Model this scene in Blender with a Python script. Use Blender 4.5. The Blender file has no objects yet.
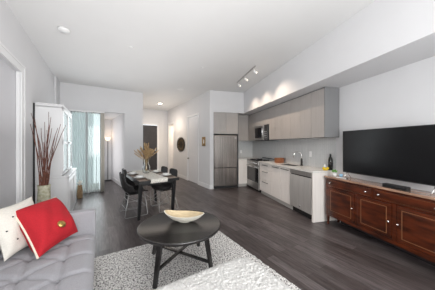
import bpy, bmesh, math, random
from mathutils import Vector, Matrix
random.seed(7)
SC = bpy.context.scene
COL = SC.collection
PI = math.pi
R = math.radians
AANG, KANG = R(31.5), R(13.8)      # the flat's two wall directions
H = 3.10                            # ceiling height

# ------------------------------------------------------------------ camera
cam_d = bpy.data.cameras.new('camera'); cam = bpy.data.objects.new('camera', cam_d); COL.objects.link(cam)
cam.location = (0, 0, 1.40); cam.rotation_euler = (R(90), 0, 0)
cam_d.sensor_width = 36; cam_d.lens = 193/435*36; cam_d.shift_y = -0.5/435; cam_d.clip_start = .05
SC.camera = cam
SC.view_settings.view_transform = 'Standard'; SC.view_settings.look = 'None'
SC.view_settings.gamma = 1; SC.view_settings.exposure = 0.57; SC.view_settings.use_curve_mapping = False

# ------------------------------------------------------------------ frames
def fr(ang, x, y, z=0):
    c, s = math.cos(ang), math.sin(ang)
    return Vector((c*x - s*y, s*x + c*y, z))
def A(a, b, z=0): return fr(AANG, a, b, z)
def K(p, s, z=0): return fr(KANG, p, s, z)

# ------------------------------------------------------------------ world and lights
w = bpy.data.worlds.new('world'); SC.world = w; w.use_nodes = True
w.node_tree.nodes['Background'].inputs[0].default_value = (.93, .97, 1, 1)
w.node_tree.nodes['Background'].inputs[1].default_value = 1.5

def area(name, loc, direction, sx, sy, power, col=(1, 1, 1), spread=180):
    d = bpy.data.lights.new(name, 'AREA'); d.shape = 'RECTANGLE'; d.size = sx; d.size_y = sy
    d.energy = power; d.color = col; d.spread = R(spread)
    o = bpy.data.objects.new(name, d); COL.objects.link(o); o.location = loc
    o.rotation_euler = Vector(direction).to_track_quat('-Z', 'Y').to_euler() if abs(direction[2]) < .9 else (R(180) if direction[2] > 0 else 0, 0, AANG)
    return o
area('back_window_fill', A(.55, -1.45, 1.6), A(-.15, 1, .02), 2.6, 2.0, 98, (1, .985, .97))  # added lamp, set at unseen windows that are themselves put in for light
area('ceiling_fill', A(.6, 2.6, 1.52), (0, 0, 1), 2.3, 6.3, 25, (1, .985, .97))  # added upward fill lamp, stands for no fixture in the room
area('terrace_daylight', A(-.28, 6.45, 1.25), A(.25, -1, 0), .8, 2.1, 8, (.92, .97, 1))
area('den_fill', A(.128, 7.75, 1.25), A(1, 0, 0), 1.7, 2.0, 6, (1, .98, .97))  # unseen fill lamp added on the den's left wall to brighten the opposite one
area('hall_up_fill', A(2.1, 7.7, 1.9), (0, 0, 1), .9, 3.0, 6, (1, .93, .85))  # second added upward fill, for the hall ceiling; no fixture there
area('hall_fill', A(2.1, 8.2, 3.0), (0, 0, -1), .6, 1.6, 9, (1, .87, .74))  # soft lamp added to even out the hall, besides the downlight's own spot
area('hall_room_light', A(3.6, 9.1, 2.4), (0, 0, -1), .6, .6, 14, (1, .80, .58))

# ------------------------------------------------------------------ materials
def mat(name, col, rough=.5, metal=0, var=0, vscale=8, bump=0, bscale=60, stretch=None, spec=.5, trans=0, emit=None, es=0, col2=None, ior=1.45, alpha=1, sheen=0, coat=0):
    m = bpy.data.materials.new(name); m.use_nodes = True
    nt = m.node_tree; b = nt.nodes['Principled BSDF']
    b.inputs['Base Color'].default_value = (*col, 1); b.inputs['Roughness'].default_value = rough
    b.inputs['Metallic'].default_value = metal; b.inputs['Specular IOR Level'].default_value = spec
    b.inputs['Transmission Weight'].default_value = trans; b.inputs['IOR'].default_value = ior
    b.inputs['Alpha'].default_value = alpha; b.inputs['Sheen Weight'].default_value = sheen
    b.inputs['Coat Weight'].default_value = coat
    if emit: b.inputs['Emission Color'].default_value = (*emit, 1); b.inputs['Emission Strength'].default_value = es
    tc = nt.nodes.new('ShaderNodeTexCoord'); mp = nt.nodes.new('ShaderNodeMapping')
    nt.links.new(tc.outputs['Object'], mp.inputs[0])
    if stretch: mp.inputs['Scale'].default_value = stretch
    n = nt.nodes.new('ShaderNodeTexNoise'); n.inputs['Scale'].default_value = vscale; n.inputs['Detail'].default_value = 5
    nt.links.new(mp.outputs[0], n.inputs['Vector'])
    r = nt.nodes.new('ShaderNodeValToRGB'); nt.links.new(n.outputs[0], r.inputs[0])
    c2 = col2 or tuple(max(0, c*(1-var)) for c in col); c1 = col if col2 else tuple(min(1, c*(1+var*.6)) for c in col)
    r.color_ramp.elements[0].position = .35; r.color_ramp.elements[1].position = .65
    r.color_ramp.elements[0].color = (*c2, 1); r.color_ramp.elements[1].color = (*c1, 1)
    nt.links.new(r.outputs[0], b.inputs['Base Color'])
    if bump:
        n2 = nt.nodes.new('ShaderNodeTexNoise'); n2.inputs['Scale'].default_value = bscale; n2.inputs['Detail'].default_value = 3
        nt.links.new(mp.outputs[0], n2.inputs['Vector'])
        bp = nt.nodes.new('ShaderNodeBump'); bp.inputs['Strength'].default_value = bump; bp.inputs['Distance'].default_value = .01
        nt.links.new(n2.outputs[0], bp.inputs['Height']); nt.links.new(bp.outputs[0], b.inputs['Normal'])
    return m
M = {}
M['wall'] = mat('wall_paint', (.69, .69, .705), .7, var=.012, vscale=3, bump=.02, bscale=300)
M['ceil'] = mat('ceiling_paint', (.76, .76, .76), .8, var=.01, vscale=2)
M['trim'] = mat('trim_paint', (.78, .78, .79), .4, var=.01)
M['door_white'] = mat('white_door_paint', (.74, .74, .76), .45, var=.01)
M['door_lav'] = mat('closet_door_paint', (.60, .60, .63), .35, var=.01)
M['door_dark'] = mat('dark_door_paint', (.045, .04, .042), .4, var=.1)
M['white_lac'] = mat('white_lacquer', (.70, .70, .71), .3, var=.01)
M['upper'] = mat('warm_grey_laminate', (.40, .375, .36), .42, var=.05, vscale=3, stretch=(14, 14, .6))
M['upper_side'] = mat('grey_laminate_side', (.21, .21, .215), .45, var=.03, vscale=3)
M['base'] = mat('cream_laminate', (.86, .81, .77), .4, var=.04, vscale=3, stretch=(14, 14, .6))
M['kick'] = mat('toe_kick_grey', (.50, .48, .45), .5, var=.02)
M['counter'] = mat('quartz', (.78, .76, .73), .2, var=.05, vscale=30)
M['steel_f'] = mat('brushed_steel_fridge', (.25, .225, .21), .26, metal=.9, var=.25, vscale=3, stretch=(9, 9, .25))
M['steel'] = mat('brushed_steel', (.50, .49, .48), .30, metal=.9, var=.10, vscale=4, stretch=(10, 10, .3))
M['steel_dw'] = mat('brushed_steel_soft', (.60, .58, .56), .42, metal=.55, var=.06, vscale=4, stretch=(10, 10, .3))
M['wire'] = mat('satin_wire', (.42, .42, .42), .35, metal=.8)
M['dark_handle'] = mat('dark_steel_handle', (.16, .155, .15), .35, metal=.7)
M['chrome'] = mat('chrome', (.8, .8, .8), .12, metal=1)
M['blackglass'] = mat('black_glass', (.012, .012, .014), .08, spec=.6)
M['black'] = mat('black_satin', (.016, .016, .017), .4, var=.1)
M['blackmatte'] = mat('black_matte', (.02, .02, .021), .6, var=.1)
M['screen'] = mat('tv_screen', (.006, .006, .007), .22, spec=.35)
M['table_black'] = mat('black_lacquered_wood', (.020, .018, .018), .22, spec=.8, var=.2, vscale=20)
M['chair_black'] = mat('black_shell', (.028, .027, .028), .65, var=.15, bump=.1)
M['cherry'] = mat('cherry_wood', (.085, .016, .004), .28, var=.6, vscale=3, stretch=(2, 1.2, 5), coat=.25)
M['cherry_lit_top'] = mat('cherry_wood_lit_top', (.40, .24, .165), .2, var=.3, vscale=4, stretch=(5, 1, 5), coat=.4)  # paler than the case: reflected light is put into the top's colour
M['inlay'] = mat('pale_wood_inlay', (.26, .11, .05), .35, var=.1)
M['dining_wood'] = mat('dining_table_wood', (.17, .115, .085), .4, var=.4, vscale=5, stretch=(6, 1, 6))
M['sofa'] = mat('grey_upholstery', (.335, .33, .355), .9, var=.10, vscale=180, bump=.25, bscale=500, sheen=.2)
M['red'] = mat('red_fabric', (.46, .012, .022), .85, var=.12, vscale=120, bump=.3, bscale=400)
M['cream_fab'] = mat('cream_fabric', (.74, .71, .65), .9, var=.06, vscale=100, bump=.3, bscale=300)
M['piping'] = mat('cream_piping', (.78, .72, .60), .8)
M['gold'] = mat('gold_metal', (.62, .42, .14), .28, metal=1, var=.3, vscale=60)
M['brass'] = mat('brass', (.30, .20, .09), .35, metal=.8, var=.2)
M['bronze'] = mat('bronze_relief', (.055, .042, .03), .5, metal=.4, var=.5, vscale=30)
M['bowl_out'] = mat('whitewashed_wood', (.74, .71, .62), .5, var=.06, vscale=12)
M['bowl_in'] = mat('pale_wood_inside', (.62, .50, .32), .5, var=.12, vscale=8, stretch=(1, 5, 5))
M['fluff'] = mat('white_shag', (.63, .62, .605), .95, var=.05, vscale=45, bump=.5, bscale=110)
M['runner'] = mat('ivory_fur', (.74, .71, .65), .95, var=.25, vscale=60, bump=.9, bscale=120)
M['porcelain'] = mat('porcelain', (.80, .80, .79), .2)
M['placemat'] = mat('woven_brown', (.13, .095, .07), .8, var=.3, vscale=80, bump=.5, bscale=200)
M['branch'] = mat('red_brown_twig', (.16, .06, .04), .7, var=.4, vscale=30)
M['vase'] = mat('mottled_stone_vase', (.58, .56, .44), .55, col2=(.34, .33, .22), vscale=28, bump=.4, bscale=60)
M['pampas'] = mat('dried_pampas', (.60, .42, .23), .95, var=.35, vscale=60, bump=.8, bscale=150)
M['glass'] = mat('clear_glass', (.93, .96, .96), .03, trans=1, ior=1.3)
M['tile'] = mat('backsplash_tile', (.56, .575, .58), .22, var=.02)
M['copper'] = mat('copper', (.36, .15, .075), .35, metal=.6, var=.2, vscale=20)
M['green'] = mat('leaf_green', (.12, .33, .05), .6, var=.3, vscale=40)
M['yellow'] = mat('yellow_skin', (.80, .55, .02), .5, var=.1)
M['blue'] = mat('pale_blue_glaze', (.28, .48, .66), .3, var=.1)
M['wine'] = mat('dark_bottle_glass', (.008, .010, .008), .1)
M['wicker'] = mat('tan_wicker', (.30, .20, .11), .8, var=.4, vscale=80, bump=.6, bscale=120)
M['building'] = mat('pale_building', (.46, .49, .49), .9, var=.1)
M['building_glass'] = mat('building_window', (.14, .19, .20), .2, var=.2)
M['plastic'] = mat('white_plastic', (.80, .80, .80), .4)
M['lamp_on'] = mat('lit_lamp', (1, .95, .85), .4, emit=(1, .86, .66), es=9)
M['lamp_glass'] = mat('lit_shade', (1, .85, .7), .4, emit=(1, .74, .52), es=.75)

# floor boards
def floor_mat():
    m = bpy.data.materials.new('grey_brown_boards'); m.use_nodes = True; nt = m.node_tree; b = nt.nodes['Principled BSDF']
    N = nt.nodes.new; L = nt.links.new
    tc = N('ShaderNodeTexCoord'); mp = N('ShaderNodeMapping'); mp.inputs['Rotation'].default_value = (0, 0, R(90))
    L(tc.outputs['Object'], mp.inputs[0])
    br = N('ShaderNodeTexBrick'); L(mp.outputs[0], br.inputs['Vector'])
    br.inputs['Scale'].default_value = 1; br.inputs['Brick Width'].default_value = 1.25; br.inputs['Row Height'].default_value = .125
    br.inputs['Mortar Size'].default_value = .0016; br.inputs['Mortar Smooth'].default_value = .3; br.offset = .37; br.inputs['Bias'].default_value = 0
    br.inputs['Color1'].default_value = (.054, .043, .041, 1); br.inputs['Color2'].default_value = (.116, .100, .098, 1)
    br.inputs['Mortar'].default_value = (.02, .017, .016, 1)
    mp2 = N('ShaderNodeMapping'); mp2.inputs['Scale'].default_value = (9, .9, 1); L(tc.outputs['Object'], mp2.inputs[0])
    n = N('ShaderNodeTexNoise'); n.inputs['Scale'].default_value = 3.2; n.inputs['Detail'].default_value = 8; n.inputs['Roughness'].default_value = .65; L(mp2.outputs[0], n.inputs['Vector'])
    r = N('ShaderNodeValToRGB'); L(n.outputs[0], r.inputs[0])
    r.color_ramp.elements[0].position = .3; r.color_ramp.elements[0].color = (.48, .46, .46, 1)
    r.color_ramp.elements[1].position = .72; r.color_ramp.elements[1].color = (1.72, 1.70, 1.74, 1)
    mx = N('ShaderNodeMix'); mx.data_type = 'RGBA'; mx.blend_type = 'MULTIPLY'; mx.inputs[0].default_value = 1
    L(br.outputs[0], mx.inputs[6]); L(r.outputs[0], mx.inputs[7]); L(mx.outputs[2], b.inputs['Base Color'])
    b.inputs['Roughness'].default_value = .34; b.inputs['Specular IOR Level'].default_value = .42
    bp = N('ShaderNodeBump'); bp.inputs['Strength'].default_value = .25; bp.inputs['Distance'].default_value = .004
    L(n.outputs[0], bp.inputs['Height']); L(bp.outputs[0], b.inputs['Normal'])
    return m
M['floor'] = floor_mat()
def rug_mat():
    m = bpy.data.materials.new('flecked_grey_wool'); m.use_nodes = True; nt = m.node_tree; b = nt.nodes['Principled BSDF']
    N = nt.nodes.new; L = nt.links.new
    tc = N('ShaderNodeTexCoord')
    n = N('ShaderNodeTexNoise'); n.inputs['Scale'].default_value = 62; n.inputs['Detail'].default_value = 4; L(tc.outputs['Object'], n.inputs['Vector'])
    r = N('ShaderNodeValToRGB'); L(n.outputs[0], r.inputs[0]); e = r.color_ramp.elements
    e[0].position = .40; e[0].color = (.10, .097, .095, 1); e[1].position = .56; e[1].color = (.84, .82, .80, 1)
    m1 = e.new(.47); m1.color = (.58, .56, .545, 1)
    L(r.outputs[0], b.inputs['Base Color']); b.inputs['Roughness'].default_value = 1
    bp = N('ShaderNodeBump'); bp.inputs['Strength'].default_value = .6; bp.inputs['Distance'].default_value = .02
    L(n.outputs[0], bp.inputs['Height']); L(bp.outputs[0], b.inputs['Normal'])
    return m
M['rug'] = rug_mat()
def curtain_mat():
    m = bpy.data.materials.new('sheer_curtain'); m.use_nodes = True; nt = m.node_tree
    N = nt.nodes.new; L = nt.links.new; out = nt.nodes['Material Output']; b = nt.nodes['Principled BSDF']
    b.inputs['Base Color'].default_value = (.62, .65, .65, 1); b.inputs['Roughness'].default_value = .8
    tr = N('ShaderNodeBsdfTransparent'); tr.inputs[0].default_value = (.88, .90, .90, 1)
    tl = N('ShaderNodeBsdfTranslucent'); tl.inputs[0].default_value = (.70, .73, .73, 1)
    m1 = N('ShaderNodeMixShader'); m1.inputs[0].default_value = .5; L(b.outputs[0], m1.inputs[1]); L(tl.outputs[0], m1.inputs[2])
    m2 = N('ShaderNodeMixShader'); m2.inputs[0].default_value = .58; L(m1.outputs[0], m2.inputs[1]); L(tr.outputs[0], m2.inputs[2])
    L(m2.outputs[0], out.inputs[0]); return m
M['curtain'] = curtain_mat()
def thin_glass(name, tint, mix):
    m = bpy.data.materials.new(name); m.use_nodes = True; nt = m.node_tree
    N = nt.nodes.new; L = nt.links.new; out = nt.nodes['Material Output']
    tr = N('ShaderNodeBsdfTransparent'); tr.inputs[0].default_value = (*tint, 1)
    g = N('ShaderNodeBsdfGlossy'); g.inputs['Roughness'].default_value = .03
    m1 = N('ShaderNodeMixShader'); m1.inputs[0].default_value = mix; L(tr.outputs[0], m1.inputs[1]); L(g.outputs[0], m1.inputs[2])
    L(m1.outputs[0], out.inputs[0]); return m
M['pane'] = thin_glass('window_pane', (.86, .91, .905), .08)
M['cabglass'] = thin_glass('cabinet_pane', (.80, .86, .85), .25)

# ------------------------------------------------------------------ mesh builder
class MB:
    def __init__(s): s.v = []; s.f = []; s.mi = []; s.sm = []
    def add(s, vs, fs, mi=0, smooth=False):
        o = len(s.v); s.v += [tuple(v) for v in vs]
        for f in fs: s.f.append([i+o for i in f]); s.mi.append(mi); s.sm.append(smooth)
        return s
    def box(s, x0, x1, y0, y1, z0, z1, mi=0, bev=0):
        if x0 > x1: x0, x1 = x1, x0
        if y0 > y1: y0, y1 = y1, y0
        if z0 > z1: z0, z1 = z1, z0
        bm = bmesh.new(); bmesh.ops.create_cube(bm, size=1)
        for v in bm.verts: v.co = Vector(((x0+x1)/2+v.co.x*(x1-x0), (y0+y1)/2+v.co.y*(y1-y0), (z0+z1)/2+v.co.z*(z1-z0)))
        if bev: bmesh.ops.bevel(bm, geom=list(bm.edges), offset=min(bev, (x1-x0)/2.2, (y1-y0)/2.2, (z1-z0)/2.2), segments=2, affect='EDGES', profile=.5)
        bm.verts.index_update(); s.add([v.co[:] for v in bm.verts], [[v.index for v in f.verts] for f in bm.faces], mi); bm.free(); return s
    def prism(s, pts, z0, z1, mi=0):           # pts: 2D outline
        n = len(pts); vs = [(x, y, z0) for x, y in pts]+[(x, y, z1) for x, y in pts]
        fs = [list(range(n))[::-1], list(range(n, 2*n))]+[[i, (i+1) % n, n+(i+1) % n, n+i] for i in range(n)]
        return s.add(vs, fs, mi)
    def lathe(s, prof, c=(0, 0, 0), n=24, mi=0, sx=1, sy=1, axis='z'):
        vs = []
        for r, z in prof:
            for k in range(n):
                t = 2*PI*k/n; p = (r*math.cos(t)*sx, r*math.sin(t)*sy, z)
                if axis == 'x': p = (p[2], p[0], p[1])
                if axis == 'y': p = (p[0], p[2], p[1])
                vs.append((p[0]+c[0], p[1]+c[1], p[2]+c[2]))
        fs = []
        for i in range(len(prof)-1):
            for k in range(n): fs.append([i*n+k, i*n+(k+1) % n, (i+1)*n+(k+1) % n, (i+1)*n+k])
        if prof[0][0] > 1e-5: fs.append(list(range(n))[::-1])
        if prof[-1][0] > 1e-5: fs.append([(len(prof)-1)*n+k for k in range(n)])
        return s.add(vs, fs, mi, True)
    def tube(s, pts, r, n=8, mi=0, closed=False, r2=None):
        pts = [Vector(p) for p in pts]; m = len(pts); vs = []; up = None
        for i, p in enumerate(pts):
            if closed: d = pts[(i+1) % m]-pts[i-1]
            else: d = pts[min(i+1, m-1)]-pts[max(i-1, 0)]
            d.normalize()
            if up is None: up = Vector((0, 0, 1)) if abs(d.z) < .9 else Vector((1, 0, 0))
            a = (up-d*up.dot(d)).normalized(); b = d.cross(a); up = a
            rr = r if r2 is None else r+(r2-r)*i/(m-1)
            for k in range(n):
                t = 2*PI*k/n; vs.append(p+a*math.cos(t)*rr+b*math.sin(t)*rr)
        fs = []
        for i in range(m if closed else m-1):
            j = (i+1) % m
            for k in range(n): fs.append([i*n+k, i*n+(k+1) % n, j*n+(k+1) % n, j*n+k])
        if not closed: fs += [list(range(n))[::-1], [(m-1)*n+k for k in range(n)]]
        return s.add(vs, fs, mi, True)
    def bar(s, p, q, w0, d0, w1=None, d1=None, mi=0, side=(1, 0, 0)):       # tapering rectangular bar
        p, q = Vector(p), Vector(q); w1 = w1 or w0; d1 = d1 or d0
        d = (q-p).normalized(); sd = Vector(side); a = (sd-d*sd.dot(d)).normalized(); b = d.cross(a); vs = []
        for c, ww, dd in ((p, w0, d0), (q, w1, d1)):
            for i, j in ((-1, -1), (1, -1), (1, 1), (-1, 1)): vs.append(c+a*i*ww/2+b*j*dd/2)
        return s.add(vs, [[3, 2, 1, 0], [4, 5, 6, 7], [0, 1, 5, 4], [1, 2, 6, 5], [2, 3, 7, 6], [3, 0, 4, 7]], mi)
    def grid(s, fn, nu, nv, mi=0, smooth=True, closed_u=False):
        vs = [fn(i/(nu if closed_u else nu-1), j/(nv-1)) for j in range(nv) for i in range(nu)]
        fs = []
        for j in range(nv-1):
            for i in range(nu if closed_u else nu-1):
                i2 = (i+1) % nu; fs.append([j*nu+i, j*nu+i2, (j+1)*nu+i2, (j+1)*nu+i])
        return s.add(vs, fs, mi, smooth)
    def build(s, name, mats, parent=None, loc=(0, 0, 0), rz=0):
        me = bpy.data.meshes.new(name); me.from_pydata(s.v, [], s.f)
        for m in (mats if isinstance(mats, (list, tuple)) else [mats]): me.materials.append(m)
        me.polygons.foreach_set('material_index', s.mi); me.polygons.foreach_set('use_smooth', s.sm); me.update()
        bm = bmesh.new(); bm.from_mesh(me); bmesh.ops.recalc_face_normals(bm, faces=bm.faces); bm.to_mesh(me); bm.free()
        o = bpy.data.objects.new(name, me); COL.objects.link(o); o.location = loc; o.rotation_euler = (0, 0, rz)
        if parent: o.parent = parent
        return o
def tag(o, label, cat, group=None):
    o['label'] = label; o['category'] = cat
    if group: o['group'] = group
    return o
def thing(name, label, cat, loc=(0, 0, 0), rz=0, group=None):
    o = bpy.data.objects.new(name, None); COL.objects.link(o); o.location = loc; o.rotation_euler = (0, 0, rz)
    o.empty_display_size = .1
    return tag(o, label, cat, group)
def struct(name, mb, m, rz=AANG, parent=None):
    o = mb.build(name, m, parent, rz=rz if parent is None else 0)
    if parent is None: o['kind'] = 'structure'
    return o
def copy_tree(o, parent=None):
    c = o.copy(); COL.objects.link(c); c.parent = parent
    for ch in list(o.children): copy_tree(ch, c)
    return c
def solidify(o, t, off=0):
    m = o.modifiers.new('solid', 'SOLIDIFY'); m.thickness = t; m.offset = off; return o
def subsurf(o, n=1):
    m = o.modifiers.new('sub', 'SUBSURF'); m.levels = n; m.render_levels = n; return o

# ================================================================== SETTING (A frame unless told)
XL, BF = -.95, 6.71      # left wall plane, far wall plane
kx = lambda p, s: (lambda v: (v.x*math.cos(AANG)+v.y*math.sin(AANG), -v.x*math.sin(AANG)+v.y*math.cos(AANG)))(K(p, s))   # K -> A coords
out = [(-1.1, -1.75), (3.3, -1.75), (5.6, 6.3), (4.4, 9.9), (.05, 9.9), (.05, 6.83), (-1.1, 6.83)]
struct('floor', MB().prism(out, -.1, 0), M['floor'])
struct('ceiling', MB().prism(out, H, H+.1), M['ceil'])

# left wall with closet doorway b 2.55-3.77
lw = MB()
lw.box(XL-.15, XL, -1.75, 2.35, 0, H).box(XL-.15, XL, 2.35, 3.77, 2.42, H).box(XL-.15, XL, 3.77, 6.83, 0, H)
struct('wall_left', lw, M['wall'])
struct('trim_1', MB().box(XL, XL+.035, 6.20, 6.708, 0, H-.002), M['wall'])
d = struct('door_1', MB().box(XL-.085, XL-.045, 2.35, 3.77, .01, 2.42), M['door_lav'])
struct('door_panel', MB().box(XL-.045, XL-.038, 3.10, 3.74, .12, 2.34, bev=.003), M['door_lav'], parent=d)
cs = MB()
for z0, z1, b0, b1 in ((0, 2.54, 3.77, 3.92), (0, 2.54, 2.2, 2.35)):
    cs.box(XL+.001, XL+.02, b0, b1, z0, z1, bev=.004).box(XL+.02, XL+.028, b0+.09, b1-.01, z0, z1, bev=.003)
cs.box(XL+.001, XL+.02, 2.35, 3.77, 2.42, 2.54, bev=.004).box(XL+.02, XL+.028, 2.35, 3.90, 2.50, 2.53, bev=.003)
cs.box(XL-.04, XL, 3.755, 3.7695, 0, 2.42)
struct('trim_2', cs, M['trim'])

# far wall: opening a -.69..0.67 z<2.38
fw = MB(); fw.box(XL-.15, -.72, BF, BF+.12, 0, H).box(-.72, .68, BF, BF+.12, 2.38, H)
fw.prism([(.68, BF), (1.23, BF), (1.23, 9.66), (.42, 9.66), (.42, 8.85)], 0, H)
struct('wall_far', fw, M['wall'])
nk = MB(); nk.box(.06, .12, BF+.12, 8.85, 0, 2.6).box(.06, .42, 8.85, 8.97, 0, 2.6)
struct('wall_den', nk, M['wall'])
struct('trim_3', MB().prism([(.10, BF+.121), (.679, BF+.121), (.43, 8.849), (.10, 8.849)], 2.40, 2.5), M['ceil'])
# hall
hw = MB(); hw.box(1.23, 1.52, 9.66, 9.8, 0, H).box(1.52, 2.476, 9.66, 9.8, 2.36, H).box(2.476, 3.07, 9.66, 9.8, 0, H)
struct('wall_hall_end', hw, M['wall'])
C = kx(1.211, 5.911)
rw = MB()
cor = C[1]
rw.box(2.95, 3.07, cor, 6.12, 0, H).box(2.95, 3.07, 6.12, 7.02, 2.44, H).box(2.95, 3.07, 7.02, 8.72, 0, H)
rw.box(2.95, 3.07, 8.72, 9.45, 2.38, H).box(2.95, 3.07, 9.45, 9.66, 0, H)
struct('wall_hall_right', rw, M['wall'])
struct('wall_side_room', MB().box(3.07, 4.2, 8.60, 8.66, 0, H).box(4.14, 4.2, 8.66, 9.9, 0, H).box(3.07, 4.2, 9.84, 9.9, 0, H), M['wall'])
# hall doors
dd = struct('door_2', MB().box(1.56, 2.44, 9.67, 9.72, .01, 2.33, bev=.004), M['door_dark'])
struct('door_handle', MB().tube([(2.36, 9.665, .98), (2.36, 9.61, .98), (2.24, 9.61, .98)], .012), M['chrome'], parent=dd)
struct('lock_plate', MB().box(2.33, 2.39, 9.655, 9.67, 1.08, 1.16, bev=.004), M['chrome'], parent=dd)
tr = MB(); tr.box(1.48, 1.56, 9.645, 9.6595, 0, 2.36).box(2.44, 2.53, 9.645, 9.6595, 0, 2.44).box(1.48, 2.53, 9.645, 9.6595, 2.36, 2.44)
struct('trim_4', tr, M['trim'])
dd = struct('door_3', MB().box(2.962, 3.0, 6.14, 7.0, .01, 2.42, bev=.003), M['door_white'])
struct('door_knob', MB().lathe([(.012, 0), (.012, -.03), (.028, -.04), (.03, -.055), (.018, -.068), (0, -.07)], (2.962, 6.92, .87), 16, axis='x'), M['bronze'], parent=dd)
struct('door_panel', MB().box(2.957, 2.963, 6.27, 6.87, 1.15, 2.28, bev=.002).box(2.957, 2.963, 6.27, 6.87, .22, 1.02, bev=.002), M['door_white'], parent=dd)
def casing(b0, b1, zt, wd=.08):
    m = MB(); m.box(2.934, 2.949, b0-wd, b0, 0, zt+wd, bev=.003).box(2.934, 2.949, b1, b1+wd, 0, zt+wd, bev=.003).box(2.934, 2.949, b0, b1, zt, zt+wd, bev=.003); return m
struct('trim_5', casing(6.12, 7.02, 2.44, .07), M['trim'])
struct('trim_6', casing(8.72, 9.45, 2.38), M['trim'])
# open door in the side room doorway
dd = struct('door_4', MB().box(3.075, 3.80, 9.47, 9.505, .01, 2.36, bev=.003), M['door_white'])
struct('door_knob', MB().lathe([(.012, 0), (.012, -.03), (.028, -.04), (.028, -.055), (0, -.068)], (3.72, 9.47, 1.0), 14, axis='y'), M['brass'], parent=dd)
# kitchen shell (K frame)
PW, SB = 2.97, 6.62
struct('wall_kitchen_back', MB().box(1.211, 3.12, SB, SB+.12, 0, H).box(1.211, 1.325, 5.911, SB, 0, H).box(1.325, 2.348, 5.94, SB, 2.425, H), M['wall'], KANG)
struct('wall_right', MB().box(PW, PW+.15, -2.6, SB, 0, H), M['wall'], KANG)
struct('trim_7', MB().box(2.348, PW, -2.6, SB, 2.424, H), M['wall'], KANG)      # boxed soffit
# tiles
def tile_mat():
    m = M['tile']; nt = m.node_tree; b = nt.nodes['Principled BSDF']; N = nt.nodes.new; L = nt.links.new
    tc = N('ShaderNodeTexCoord'); mp = N('ShaderNodeMapping'); mp.inputs['Rotation'].default_value = (R(90), 0, R(90)); L(tc.outputs['Object'], mp.inputs[0])
    sp = N('ShaderNodeSeparateXYZ'); L(tc.outputs['Object'], sp.inputs[0]); cb = N('ShaderNodeCombineXYZ')
    ad = N('ShaderNodeMath'); L(sp.outputs[0], ad.inputs[0]); L(sp.outputs[1], ad.inputs[1]); L(ad.outputs[0], cb.inputs[1]); L(sp.outputs[2], cb.inputs[0])
    br = N('ShaderNodeTexBrick'); L(cb.outputs[0], br.inputs['Vector']); br.inputs['Scale'].default_value = 1
    br.inputs['Brick Width'].default_value = .20; br.inputs['Row Height'].default_value = .05; br.inputs['Mortar Size'].default_value = .0022
    br.inputs['Color1'].default_value = (.56, .575, .58, 1); br.inputs['Color2'].default_value = (.60, .61, .615, 1); br.inputs['Mortar'].default_value = (.48, .49, .495, 1)
    L(br.outputs[0], b.inputs['Base Color'])
tile_mat()
struct('trim_8', MB().box(PW-.012, PW-.001, 2.93, SB-.013, .925, 1.56).box(2.16, PW-.001, SB-.012, SB-.001, .925, 1.56), M['tile'], KANG)
# back wall behind the camera; its unseen windows added to let light in
BW = -1.6
bw = MB(); bw.box(XL-.15, 3.2, BW-.15, BW, 0, .45).box(XL-.15, 3.2, BW-.15, BW, 2.75, H).box(XL-.15, -.85, BW-.15, BW, .45, 2.75).box(2.5, 3.2, BW-.15, BW, .45, 2.75)
struct('wall_back', bw, M['wall'])
wn = MB()
for x in (-.85, .25, 1.35, 2.44): wn.box(x, x+.06, BW-.10, BW-.05, .45, 2.75)
wn.box(-.85, 2.5, BW-.10, BW-.05, .45, .51).box(-.85, 2.5, BW-.10, BW-.05, 2.69, 2.75)
o = struct('window_1', wn, M['trim'])
struct('window_pane', MB().box(-.82, 2.47, BW-.08, BW-.075, .5, 2.7), M['pane'], parent=o)
# baseboards
struct('baseboard_left', MB().box(XL+.001, XL+.014, 3.925, 6.199, .001, .13).box(XL+.001, XL+.014, .3, 2.19, .001, .13), M['trim'])
struct('baseboard_far', MB().box(.684, 1.23, BF-.015, BF-.001, .001, .13).box(-.90, -.73, BF-.015, BF-.001, .001, .13), M['trim'])
struct('baseboard_den', MB().prism([(.664, BF+.01), (.679, BF+.01), (.419, 8.849), (.404, 8.849)], .001, .13).box(.125, .40, 8.835, 8.849, .001, .13), M['trim'])
struct('baseboard_hall', MB().box(2.936, 2.949, cor+.0, 6.045, .001, .13).box(2.936, 2.949, 7.10, 8.63, .001, .13).box(2.55, 2.93, 9.645, 9.659, .001, .13), M['trim'])
struct('baseboard_kitchen', MB().box(1.211, 1.32, 5.896, 5.910, .001, .13), M['trim'], KANG)

# terrace sliding door and what lies beyond
wn = MB()
wn.box(-.72, -.66, BF+.03, BF+.10, 0, 2.38).box(.02, .09, BF+.03, BF+.10, 0, 2.38).box(-.34, -.28, BF+.03, BF+.10, 0, 2.38)
wn.box(-.72, .09, BF+.03, BF+.10, 2.31, 2.38).box(-.72, .09, BF+.03, BF+.10, 0, .06)
o = struct('window_2', wn, M['trim'])
struct('window_pane', MB().box(-.68, -.32, BF+.06, BF+.065, .05, 2.33).box(-.30, .04, BF+.06, BF+.065, .05, 2.33), M['pane'], parent=o)
tag(MB().box(-2.2, .0, BF+.14, 8.4, -.12, -.02).build('terrace_slab', M['kick'], rz=AANG), 'grey terrace slab outside the glass door', 'terrace')
b_ = thing('apartment_building', 'pale apartment block seen through the sheer curtain', 'building', A(-6, 14, -8), AANG)
MB().box(-6, 5.6, 0, 5, 0, 22).build('facade', M['building'], b_)
for i in range(5):
    for j in range(5):
        MB().box(-4.6+i*1.9, -3.3+i*1.9, -.04, 0, 3.8+j*2.9, 5.6+j*2.9).build('window', M['building_glass'], b_)
rl = thing('terrace_railing', 'white metal railing on the terrace beyond the curtain', 'railing', A(-1, 8.3, -.02), AANG)
MB().box(-1.1, 1.0, -.02, .02, 1.02, 1.06).build('top_rail', M['trim'], rl)
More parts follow.
